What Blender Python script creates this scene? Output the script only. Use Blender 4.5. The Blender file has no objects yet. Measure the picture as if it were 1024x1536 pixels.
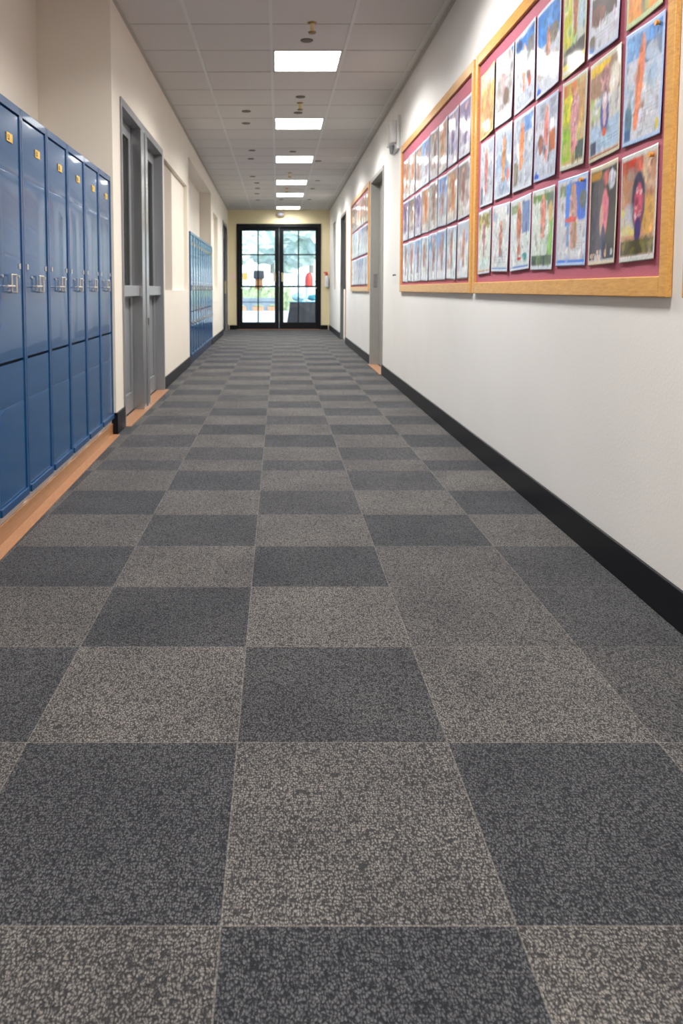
import bpy, bmesh, math, random
from mathutils import Vector, Matrix
C = bpy.context.scene.collection
PI = math.pi
random.seed(7)

# ------------------------------------------------------------------ colours
def lin(c):
    c = c / 255.0
    return c / 12.92 if c <= 0.04045 else ((c + 0.055) / 1.055) ** 2.4
def L(r, g, b): return (lin(r), lin(g), lin(b), 1.0)

# ------------------------------------------------------------------ materials
def new_mat(name):
    m = bpy.data.materials.new(name); m.use_nodes = True
    nt = m.node_tree
    return m, nt, nt.nodes['Principled BSDF']
def node(nt, kind, **kw):
    n = nt.nodes.new(kind)
    for k, v in kw.items():
        if k in n.inputs: n.inputs[k].default_value = v
        else: setattr(n, k, v)
    return n
def mixc(nt, a, b, fac, mode='MIX'):
    n = nt.nodes.new('ShaderNodeMix'); n.data_type = 'RGBA'; n.blend_type = mode
    for sock, v in ((n.inputs[6], a), (n.inputs[7], b), (n.inputs[0], fac)):
        if hasattr(v, 'is_output'): nt.links.new(v, sock)
        else: sock.default_value = v
    return n.outputs[2]
def ramp(nt, src, p0, p1, c0=(0,0,0,1), c1=(1,1,1,1)):
    r = nt.nodes.new('ShaderNodeValToRGB')
    r.color_ramp.elements[0].position = p0; r.color_ramp.elements[0].color = c0
    r.color_ramp.elements[1].position = p1; r.color_ramp.elements[1].color = c1
    nt.links.new(src, r.inputs[0]); return r.outputs[0]
def plain(name, col, rough=0.5, metal=0.0, var=0.08, scale=9.0, bump=0.0, bscale=60.0, coat=0.0, stretch=(1,1,1), spec=None):
    m, nt, p = new_mat(name)
    tc = node(nt, 'ShaderNodeTexCoord'); mp = node(nt, 'ShaderNodeMapping', Scale=stretch)
    nt.links.new(tc.outputs['Object'], mp.inputs['Vector'])
    nz = node(nt, 'ShaderNodeTexNoise', Scale=scale, Detail=4.0)
    nt.links.new(mp.outputs[0], nz.inputs['Vector'])
    a = tuple(c * (1 - var) for c in col[:3]) + (1,)
    b = tuple(min(1, c * (1 + var)) for c in col[:3]) + (1,)
    nt.links.new(ramp(nt, nz.outputs['Fac'], 0.3, 0.7, a, b), p.inputs['Base Color'])
    p.inputs['Roughness'].default_value = rough; p.inputs['Metallic'].default_value = metal
    p.inputs['Coat Weight'].default_value = coat
    if spec is not None: p.inputs['Specular IOR Level'].default_value = spec
    if bump:
        bz = node(nt, 'ShaderNodeTexNoise', Scale=bscale, Detail=3.0)
        nt.links.new(mp.outputs[0], bz.inputs['Vector'])
        bp = node(nt, 'ShaderNodeBump', Strength=bump, Distance=0.01)
        nt.links.new(bz.outputs['Fac'], bp.inputs['Height']); nt.links.new(bp.outputs[0], p.inputs['Normal'])
    return m
def wood(name, c0, c1, stretch, rough=0.35):
    m, nt, p = new_mat(name)
    tc = node(nt, 'ShaderNodeTexCoord'); mp = node(nt, 'ShaderNodeMapping', Scale=stretch)
    nt.links.new(tc.outputs['Object'], mp.inputs['Vector'])
    nz = node(nt, 'ShaderNodeTexNoise', Scale=6.0, Detail=6.0, Distortion=0.6)
    nt.links.new(mp.outputs[0], nz.inputs['Vector'])
    nt.links.new(ramp(nt, nz.outputs['Fac'], 0.3, 0.72, c0, c1), p.inputs['Base Color'])
    p.inputs['Roughness'].default_value = rough
    return m
def emit(name, col, s):
    m, nt, p = new_mat(name)
    p.inputs['Base Color'].default_value = (0.8, 0.8, 0.8, 1)
    p.inputs['Emission Color'].default_value = col; p.inputs['Emission Strength'].default_value = s
    return m
def glass(name, tint=(0.95, 0.98, 0.97, 1), gloss_rough=0.02, ior=1.45):
    m = bpy.data.materials.new(name); m.use_nodes = True; nt = m.node_tree; nt.nodes.clear()
    out = node(nt, 'ShaderNodeOutputMaterial'); mx = node(nt, 'ShaderNodeMixShader')
    fr = node(nt, 'ShaderNodeFresnel', IOR=ior)
    tr = node(nt, 'ShaderNodeBsdfTransparent', Color=tint); gl = node(nt, 'ShaderNodeBsdfGlossy', Roughness=gloss_rough)
    nt.links.new(fr.outputs[0], mx.inputs[0]); nt.links.new(tr.outputs[0], mx.inputs[1]); nt.links.new(gl.outputs[0], mx.inputs[2])
    nt.links.new(mx.outputs[0], out.inputs[0]); return m

M = {}
M['wall_r'] = plain('right_wall_paint', L(226, 224, 221), 0.55, var=0.02, scale=2.0, bump=0.06, bscale=90)
M['wall_l'] = plain('left_wall_paint', L(226, 218, 204), 0.55, var=0.02, scale=2.0, bump=0.06, bscale=90)
M['wall_e'] = plain('cream_end_paint', L(226, 214, 176), 0.6, var=0.02, scale=2.0)
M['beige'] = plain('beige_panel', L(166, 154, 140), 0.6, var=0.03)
M['white_panel'] = plain('white_panel', L(232, 228, 220), 0.5, var=0.02)
M['tile'] = plain('ceiling_tile', L(202, 199, 197), 0.9, var=0.05, scale=260, bump=0.15, bscale=300)
M['tbar'] = plain('ceiling_tee_bar', L(205, 206, 205), 0.5, var=0.02)
M['tbar_dim'] = plain('ceiling_cross_bar', L(176, 172, 166), 0.6, var=0.02)
M['base'] = plain('black_rubber_base', L(15, 17, 23), 0.36, var=0.1, spec=0.25)
M['blue'] = plain('blue_enamel', L(22, 78, 124), 0.22, var=0.05, scale=4, bump=0.04, bscale=3.0, coat=0.3)
M['blue_dark'] = plain('blue_enamel_frame', L(18, 70, 116), 0.28, var=0.05, coat=0.2)
M['gap'] = plain('dark_gap', L(10, 14, 22), 0.8)
M['plate'] = plain('brass_number_plate', L(236, 196, 96), 0.4, metal=0.3, var=0.15, scale=60)
M['ink'] = plain('dark_ink', L(60, 42, 30), 0.6)
M['nickel'] = plain('worn_nickel', L(206, 200, 192), 0.3, metal=0.5, var=0.15, scale=80)
M['oak'] = wood('oak_skirting', L(148, 106, 70), L(174, 128, 88), (30, 3, 60))
M['oak_light'] = wood('oak_floor_strip', L(152, 108, 76), L(174, 128, 92), (40, 3, 40))
M['frame'] = wood('honey_wood_frame', L(196, 142, 72), L(222, 170, 96), (18, 3, 18), 0.28)
M['felt'] = plain('maroon_felt', L(172, 92, 110), 0.7, var=0.1, scale=160, bump=0.2, bscale=300)
M['steel'] = plain('painted_grey_steel', L(140, 142, 145), 0.3, metal=0.3, var=0.06, scale=3, stretch=(4, 4, 0.6))
M['steel_dark'] = plain('dark_grey_steel', L(98, 101, 104), 0.4, metal=0.3, var=0.06)
M['steel_bright'] = plain('brushed_steel', L(170, 173, 176), 0.24, metal=0.8, var=0.06, scale=6, stretch=(4, 4, .5))
M['door_grey'] = plain('grey_door_paint', L(146, 145, 141), 0.4, var=0.03)
M['black'] = plain('black_door_frame', L(13, 15, 20), 0.5, var=0.1, spec=0.25)
M['gold'] = plain('pale_brass', L(230, 208, 156), 0.3, metal=0.4)
M['glass'] = glass('clear_glass')
M['dark_glass'] = glass('smoky_glass', (0.22, 0.23, 0.24, 1), ior=1.18)
M['lamp_white'] = plain('white_plastic', L(226, 226, 226), 0.35, var=0.02)
M['lamp_grey'] = plain('grey_plastic', L(150, 154, 158), 0.3, var=0.04)
M['lamp_frame'] = plain('light_trim', L(208, 208, 206), 0.4, var=0.02)
M['panel_light'] = emit('lit_diffuser', (1.0, 0.985, 0.95, 1), 9.0)
M['brass'] = plain('aged_brass', L(150, 126, 84), 0.35, metal=0.7, var=0.2, scale=80)
M['fitting'] = plain('dark_ceiling_fitting', L(104, 98, 92), 0.7)
M['red'] = plain('red_paint', L(200, 60, 52), 0.4)
M['label_white'] = plain('white_label', L(226, 226, 230), 0.5)
M['paving'] = plain('pale_paving', L(178, 182, 184), 0.9, var=0.12, scale=3)
M['stone'] = plain('blue_grey_stone', L(138, 152, 166), 0.9, var=0.2, scale=4)
M['hedge'] = plain('hedge_leaves', L(168, 186, 146), 0.8, var=0.5, scale=5, bump=0.8, bscale=12)
M['hedge_pale'] = plain('pale_tree_leaves', L(206, 222, 214), 0.9, var=0.14, scale=3, bump=0.8, bscale=8)
M['bark'] = plain('tree_bark', L(172, 168, 160), 0.9)
M['cloth'] = plain('black_table_cloth', L(40, 40, 48), 0.85, var=0.15)
M['teal'] = plain('teal_fabric', L(60, 140, 160), 0.7, var=0.2)
M['orange'] = plain('orange_paint', L(230, 160, 80), 0.5)
M['brick'] = plain('orange_planter', L(206, 160, 130), 0.8, var=0.2)
M['fence'] = plain('white_fence', L(214, 220, 222), 0.7, var=0.05)
M['brown'] = plain('brown_post', L(146, 98, 62), 0.7)
M['navy'] = plain('navy_hood', L(40, 48, 62), 0.5)
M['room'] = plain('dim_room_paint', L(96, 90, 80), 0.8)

# printed, laminated paper: the picture is in the sheet's colour attribute
m, nt, p = new_mat('laminated_print'); M['print'] = m
at_ = node(nt, 'ShaderNodeAttribute', attribute_name='print')
tc = node(nt, 'ShaderNodeTexCoord'); nz = node(nt, 'ShaderNodeTexNoise', Scale=70.0, Detail=3.0)
nt.links.new(tc.outputs['Object'], nz.inputs['Vector'])
g = ramp(nt, nz.outputs['Fac'], 0.3, 0.7, (0.86, 0.86, 0.86, 1), (1, 1, 1, 1))
nt.links.new(mixc(nt, at_.outputs['Color'], g, 1.0, 'MULTIPLY'), p.inputs['Base Color'])
p.inputs['Roughness'].default_value = 0.45
p.inputs['Coat Weight'].default_value = 0.55; p.inputs['Coat Roughness'].default_value = 0.09
bz = node(nt, 'ShaderNodeTexNoise', Scale=6.0, Detail=1.0); nt.links.new(tc.outputs['Object'], bz.inputs['Vector'])
bp = node(nt, 'ShaderNodeBump', Strength=0.12, Distance=0.02); nt.links.new(bz.outputs['Fac'], bp.inputs['Height'])
nt.links.new(bp.outputs[0], p.inputs['Normal']); nt.links.new(bp.outputs[0], p.inputs['Coat Normal'])

# carpet tiles: tile tint from a colour attribute, tufts from voronoi cells
m, nt, p = new_mat('carpet_tiles'); M['carpet'] = m
at_ = node(nt, 'ShaderNodeAttribute', attribute_name='tile')
tc = node(nt, 'ShaderNodeTexCoord')
wz = node(nt, 'ShaderNodeTexNoise', Scale=60.0, Detail=2.0); nt.links.new(tc.outputs['Object'], wz.inputs['Vector'])
wadd = node(nt, 'ShaderNodeVectorMath', operation='SCALE'); wadd.inputs['Scale'].default_value = 0.013
nt.links.new(wz.outputs['Color'], wadd.inputs[0])
wsum = node(nt, 'ShaderNodeVectorMath', operation='ADD'); nt.links.new(tc.outputs['Object'], wsum.inputs[0]); nt.links.new(wadd.outputs[0], wsum.inputs[1])
mp = node(nt, 'ShaderNodeMapping', Scale=(1.0, 0.62, 1.0)); nt.links.new(wsum.outputs[0], mp.inputs['Vector'])
vo = node(nt, 'ShaderNodeTexVoronoi', Scale=235.0, Randomness=0.65); nt.links.new(mp.outputs[0], vo.inputs['Vector'])
tuft = ramp(nt, vo.outputs['Distance'], 0.12, 0.62, (1.72, 1.70, 1.66, 1), (0.27, 0.28, 0.31, 1))
n2 = node(nt, 'ShaderNodeTexNoise', Scale=170.0, Detail=3.0, Distortion=2.2); nt.links.new(tc.outputs['Object'], n2.inputs['Vector'])
fleck = ramp(nt, n2.outputs['Fac'], 0.34, 0.66, (0.62, 0.62, 0.64, 1), (1.38, 1.36, 1.32, 1))
n3 = node(nt, 'ShaderNodeTexNoise', Scale=3.2, Detail=4.0); nt.links.new(tc.outputs['Object'], n3.inputs['Vector'])
cloud = ramp(nt, n3.outputs['Fac'], 0.3, 0.7, (0.82, 0.82, 0.84, 1), (1.15, 1.14, 1.12, 1))
c1 = mixc(nt, at_.outputs['Color'], tuft, 1.0, 'MULTIPLY')
c2 = mixc(nt, c1, fleck, 1.0, 'MULTIPLY'); c3 = mixc(nt, c2, cloud, 1.0, 'MULTIPLY')
uv = node(nt, 'ShaderNodeUVMap'); uv.uv_map = 'tile_uv'
sp = node(nt, 'ShaderNodeSeparateXYZ'); nt.links.new(uv.outputs[0], sp.inputs[0])
def edge_mask(sock):
    a = node(nt, 'ShaderNodeMath', operation='SUBTRACT'); nt.links.new(sock, a.inputs[0]); a.inputs[1].default_value = 0.5
    b = node(nt, 'ShaderNodeMath', operation='ABSOLUTE'); nt.links.new(a.outputs[0], b.inputs[0])
    c = node(nt, 'ShaderNodeMath', operation='GREATER_THAN'); nt.links.new(b.outputs[0], c.inputs[0]); c.inputs[1].default_value = 0.4965
    return c.outputs[0]
mxx = node(nt, 'ShaderNodeMath', operation='MAXIMUM'); nt.links.new(edge_mask(sp.outputs[0]), mxx.inputs[0]); nt.links.new(edge_mask(sp.outputs[1]), mxx.inputs[1])
half = node(nt, 'ShaderNodeMath', operation='MULTIPLY'); nt.links.new(mxx.outputs[0], half.inputs[0]); half.inputs[1].default_value = 0.22
nt.links.new(mixc(nt, c3, L(150, 144, 136), half.outputs[0]), p.inputs['Base Color'])
p.inputs['Sheen Weight'].default_value = 0.09; p.inputs['Sheen Roughness'].default_value = 0.4
p.inputs['Roughness'].default_value = 0.95; p.inputs['Specular IOR Level'].default_value = 0.15
bp = node(nt, 'ShaderNodeBump', Strength=0.5, Distance=0.004); bp.invert = True
nt.links.new(vo.outputs['Distance'], bp.inputs['Height']); nt.links.new(bp.outputs[0], p.inputs['Normal'])

# ------------------------------------------------------------------ mesh builder
class MB:
    def __init__(self): self.bm = bmesh.new()
    def box(self, x0, x1, y0, y1, z0, z1):
        m = Matrix.Translation(((x0+x1)/2, (y0+y1)/2, (z0+z1)/2)) @ Matrix.Diagonal((abs(x1-x0), abs(y1-y0), abs(z1-z0), 1))
        bmesh.ops.create_cube(self.bm, size=1.0, matrix=m); return self
    def cyl(self, p0, p1, r0, r1=None, n=16):
        p0 = Vector(p0); p1 = Vector(p1); d = p1 - p0
        q = d.to_track_quat('Z', 'Y').to_matrix().to_4x4()
        bmesh.ops.create_cone(self.bm, cap_ends=True, segments=n, radius1=r0, radius2=r0 if r1 is None else r1, depth=d.length,
                              matrix=Matrix.Translation((p0+p1)/2) @ q); return self
    def ball(self, c, r, s=(1, 1, 1), n=16):
        bmesh.ops.create_uvsphere(self.bm, u_segments=n, v_segments=max(6, n//2), radius=r, matrix=Matrix.Translation(c) @ Matrix.Diagonal((s[0], s[1], s[2], 1))); return self
    def tube(self, pts, r, n=8):
        for a, b in zip(pts[:-1], pts[1:]): self.cyl(a, b, r, n=n)
        for a in pts[1:-1]: self.ball(a, r, n=8)
        return self
    def lathe(self, prof, c=(0, 0, 0), n=24):
        rings = []
        for r, z in prof:
            rings.append([self.bm.verts.new((c[0]+max(r, 1e-4)*math.cos(2*PI*i/n), c[1]+max(r, 1e-4)*math.sin(2*PI*i/n), c[2]+z)) for i in range(n)])
        for a, b in zip(rings[:-1], rings[1:]):
            for i in range(n): self.bm.faces.new((a[i], a[(i+1) % n], b[(i+1) % n], b[i]))
        self.bm.faces.new(rings[0][::-1]); self.bm.faces.new(rings[-1]); return self
    def blob(self, c, r, s, seed, amp=0.25, n=3):
        rr = random.Random(seed)
        res = bmesh.ops.create_icosphere(self.bm, subdivisions=n, radius=r)
        for v in res['verts']:
            k = 1 + amp * (rr.random() - 0.5) * 2
            v.co = Vector((v.co.x*s[0]*k + c[0], v.co.y*s[1]*k + c[1], v.co.z*s[2]*k + c[2]))
        return self
    def build(self, name, mat, parent=None, bevel=0.0, smooth=False):
        bmesh.ops.recalc_face_normals(self.bm, faces=self.bm.faces[:])
        me = bpy.data.meshes.new(name); self.bm.to_mesh(me); self.bm.free()
        for mm in (mat if isinstance(mat, (list, tuple)) else [mat]): me.materials.append(mm)
        if smooth:
            for f in me.polygons: f.use_smooth = True
            me.set_sharp_from_angle(angle=math.radians(40))
        o = bpy.data.objects.new(name, me); C.objects.link(o)
        if parent: o.parent = parent
        if bevel:
            b = o.modifiers.new('bevel', 'BEVEL'); b.width = bevel; b.segments = 2; b.limit_method = 'ANGLE'
        return o

def tag(o, label, cat, group=None):
    o['label'] = label; o['category'] = cat
    if group: o['group'] = group
    return o
def thing(name, label, cat, loc=(0, 0, 0), rz=0.0, group=None):
    o = bpy.data.objects.new(name, None); o.empty_display_size = 0.1; C.objects.link(o)
    o.location = loc; o.rotation_euler = (0, 0, rz)
    return tag(o, label, cat, group)
def struct(o, label=None, cat=None):
    o['kind'] = 'structure'
    if label: o['label'] = label
    if cat: o['category'] = cat
    return o
def sthing(name, label, cat, loc=(0, 0, 0), rz=0.0):
    return struct(thing(name, label, cat, loc, rz))
def place(o, loc, rz=0.0):
    o.location = loc; o.rotation_euler = (0, 0, rz); return o
def copy_tree(src, parent=None):
    c = src.copy(); C.objects.link(c)
    if parent: c.parent = parent
    for ch in list(src.children): copy_tree(ch, c)
    return c

# ------------------------------------------------------------------ layout
H = 2.95
AR = math.atan(0.0055); AL = math.atan(0.009); AK = math.atan(0.0256)
def xr(y): return 1.171 + 0.0055*y
def xl(y): return -(1.07 + 0.009*y)
def xk(y): return -(1.0 + 0.0256*y)
END = 19.12; BACK = -5.0
def rw(y, z=0.0): return (xr(y), y, z)      # a point on the right wall; local +y runs down the hall, -x into the hall
def lw(y, z=0.0): return (xl(y), y, z)      # left wall; +x into the hall

# ---- floor of carpet tiles
rows = [-5.0]
near = [1.14, 1.63, 2.085, 2.52, 2.93, 3.35, 3.76, 4.18, 4.44, 4.81, 5.23]
y = near[0]; pre = []
while y > BACK: y -= 0.48; pre.append(max(y, BACK))
rows = pre[::-1] + near
y = near[-1]
while y < END: y += 0.397; rows.append(min(y, END))
cols = [-1.95, -1.485, -1.02, -0.555, -0.09, 0.375, 0.84, 1.305, 1.5]
bm = bmesh.new(); layer = bm.loops.layers.float_color.new('tile'); uvl = bm.loops.layers.uv.new('tile_uv')
i0 = rows.index(1.14)
rr = random.Random(3)
LIGHT = Vector((0.127, 0.122, 0.117)); DARK = Vector((0.061, 0.064, 0.071))
for j in range(len(rows)-1):
    for i in range(len(cols)-1):
        vs = [bm.verts.new((cols[i+a], rows[j+b], 0)) for a, b in ((0, 0), (1, 0), (1, 1), (0, 1))]
        f = bm.faces.new(vs)
        light = ((j - i0) + (i - 4)) % 2 == 0
        t = (0.88 if light else 0.10) + rr.uniform(-0.12, 0.12)
        k = (j - i0, i - 4)
        if k == (2, 1): t = 0.72
        if k == (3, 1): t = 0.66
        if k == (1, 2): t = 0.5
        if k == (2, 2): t = 0.2
        if k == (0, 0): t = 0.80
        if k == (0, 1) or k == (0, -1): t = 0.03
        if k == (-1, 0): t = 0.02
        col = DARK.lerp(LIGHT, max(0, t)); col *= rr.uniform(0.95, 1.05)
        for lp, q in zip(f.loops, ((0, 0), (1, 0), (1, 1), (0, 1))):
            lp[layer] = (col[0], col[1], col[2], 1); lp[uvl].uv = q
me = bpy.data.meshes.new('floor'); bm.to_mesh(me); bm.free(); me.materials.append(M['carpet'])
fl = bpy.data.objects.new('floor', me); C.objects.link(fl); struct(fl)

# ---- ceiling: tiles (light openings left out), tee bars
XG = [-1.95, -1.848, -1.25, -0.652, -0.054, 0.543, 1.141, 1.5]
YG = [6.42 + 0.6225*k for k in range(-18, 22)]
YG = [BACK] + [y for y in YG if BACK < y < END] + [END+0.15]
def near_idx(y): return min(range(len(YG)), key=lambda i: abs(YG[i]-y))
LIGHTS = [near_idx(v) for v in (-3.54, -1.05, 1.44, 3.93, 6.42, 8.91, 11.4, 13.89, 15.76, 18.25)]
bm = bmesh.new()
for j in range(len(YG)-1):
    for i in range(len(XG)-1):
        if i == 4 and j in LIGHTS: continue
        f = bm.faces.new([bm.verts.new((x, y, H)) for x, y in ((XG[i], YG[j]), (XG[i], YG[j+1]), (XG[i+1], YG[j+1]), (XG[i+1], YG[j]))])
mb = MB(); mb.bm.free(); mb.bm = bm
mb.box(-2.2, 1.7, BACK-0.2, END+0.25, H+0.12, H+0.2)
ce = struct(mb.build('ceiling', M['tile']))
mb = MB()
for x in XG[1:-1]:
    mb.box(x-0.012, x+0.012, BACK, END, H-0.004, H+0.012)
mb.build('tee_bar', M['tbar'], ce)
mb = MB()
for y in YG[1:-1]:
    mb.box(-1.9, 1.45, y-0.006, y+0.006, H-0.0025, H+0.01)
mb.build('cross_bar', M['tbar_dim'], ce)

MB().box(0, 0.03, BACK, END, H-0.006, H+0.01).build('edge_angle', M['tbar_dim'], ce).matrix_basis = Matrix.Translation((xr(0)-0.029, 0, 0)) @ Matrix.Rotation(-AR, 4, 'Z')
MB().box(0, 0.03, 5.25, END, H-0.006, H+0.01).build('edge_angle', M['tbar_dim'], ce).matrix_basis = Matrix.Translation((xl(0)-0.001, 0, 0)) @ Matrix.Rotation(AL, 4, 'Z')
# ---- walls
T = 0.22
RD1 = (8.94, 10.20, 2.43); RD2 = (14.15, 15.5, 2.45); RN = (17.0, 17.75, 1.0, 2.5)
mb = MB()
def rseg(y0, y1, z0, z1, depth=0.0): mb.box(depth, T, y0, y1, z0, z1)
rseg(BACK, RD1[0], 0, H); rseg(RD1[0], RD1[1], RD1[2], H); rseg(RD1[1], RD2[0], 0, H); rseg(RD2[0], RD2[1], RD2[2], H)
rseg(RD2[1], RN[0], 0, H); rseg(RN[0], RN[1], 0, RN[2]); rseg(RN[0], RN[1], RN[3], H); rseg(RN[1], END+0.1, 0, H)
struct(place(mb.build('wall_right', M['wall_r']), (xr(0), 0, 0), -AR))
o = struct(place(MB().box(0.03, 0.06, RN[0], RN[1], RN[2], RN[3]).build('trim_9', M['beige']), (xr(0), 0, 0), -AR))

LD = (5.52, 7.60, 2.36); LN = (7.75, 9.87, 0.99, 2.31); LA = (10.05, 13.75, 2.71); LN2 = (14.2, 15.45, 1.0, 2.42); LD2 = (17.0, 18.7, 2.52)
AC = 5.25
mb = MB()
def lseg(y0, y1, z0, z1, x0=-T, x1=0.0): mb.box(x0, x1, y0, y1, z0, z1)
lseg(AC, LD[0], 0, H, -0.75, 0); lseg(LD[0], LD[1], LD[2], H); lseg(LD[1], LN[0], 0, H)
lseg(LN[0], LN[1], 0, LN[2]); lseg(LN[0], LN[1], LN[3], H); lseg(LN[0], LN[1], LN[2], LN[3], -T, -0.045)
lseg(LN[1], LA[0], 0, H); lseg(LA[0], LA[1], LA[2], H); lseg(LA[0], LA[1], 0, LA[2], -0.4, -0.2)
lseg(LA[1], LN2[0], 0, H); lseg(LN2[0], LN2[1], 0, LN2[2]); lseg(LN2[0], LN2[1], LN2[3], H); lseg(LN2[0], LN2[1], LN2[2], LN2[3], -T, -0.07)
lseg(LN2[1], LD2[0], 0, H); lseg(LD2[0], LD2[1], LD2[2], H); lseg(LD2[1], END+0.1, 0, H)
struct(place(mb.build('wall_left', M['wall_l']), (xl(0), 0, 0), AL))
struct(place(MB().box(-0.25, 0, BACK, AC, 0, H).build('wall_alcove', M['wall_l']), (-1.50, 0, 0), math.atan(0.0212)))
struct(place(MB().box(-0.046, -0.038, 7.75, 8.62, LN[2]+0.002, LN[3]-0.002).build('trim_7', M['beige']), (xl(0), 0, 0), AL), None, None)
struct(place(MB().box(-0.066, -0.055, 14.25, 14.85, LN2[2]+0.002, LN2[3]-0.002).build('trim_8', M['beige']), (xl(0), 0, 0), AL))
ED = (-1.03, 1.063, 2.617)
mb = MB()
mb.box(-1.9, ED[0], END, END+T, 0, H); mb.box(ED[1], 1.5, END, END+T, 0, H); mb.box(ED[0], ED[1], END, END+T, ED[2], H)
struct(mb.build('wall_end', M['wall_e']))
struct(MB().box(-2.0, 1.5, BACK-T, BACK, 0, H).build('wall_back', M['wall_l']))

# ---- baseboards, floor strips
BH = 0.122
mb = MB()
for a, b in ((BACK+0.01, RD1[0]), (RD1[1], RD2[0]), (RD2[1], END-0.012)): mb.box(-0.012, 0.0, a, b, 0, BH)
struct(place(mb.build('baseboard_right', M['base'], bevel=0.003), (xr(0), 0, 0), -AR))
mb = MB()
mb.box(0.0, 0.012, AC-0.012, LD[0], 0, 0.15); mb.box(-0.05, 0.012, AC-0.012, AC, 0, 0.15)
for a, b in ((LD[1], LA[0]), (LA[1], LD2[0]), (LD2[1], END-0.012)): mb.box(0.0, 0.012, a, b, 0, BH)
struct(place(mb.build('baseboard_left', M['base'], bevel=0.003), (xl(0), 0, 0), AL))
struct(MB().box(-1.21, ED[0]-0.001, END-0.012, END, 0, 0.11).box(ED[1]+0.001, 1.24, END-0.012, END, 0, 0.11).build('baseboard_end', M['base']))
ko = (xk(0), 0, 0)
struct(place(MB().box(-0.03, -0.004, BACK, AC-0.014, 0, 0.078).build('trim_1', M['oak'], bevel=0.002), ko, AK))
struct(place(MB().box(-0.02, 0.046, BACK, AC-0.03, 0, 0.006).build('trim_2', M['oak_light'], bevel=0.002), ko, AK))
struct(place(MB().box(-0.04, -0.012, BACK, AC-0.014, 0.078, 0.118).build('trim_3', M['white_panel']), ko, AK))
struct(place(MB().box(-0.06, 0.05, LD[0]+0.002, LD[1]-0.002, 0, 0.006).build('trim_4', M['oak_light']), (xl(0), 0, 0), AL))
struct(place(MB().box(-0.03, 0.09, RD1[0]+0.002, RD1[1]-0.002, 0, 0.006).build('trim_5', M['oak_light']), (xr(0), 0, 0), -AR))

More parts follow.
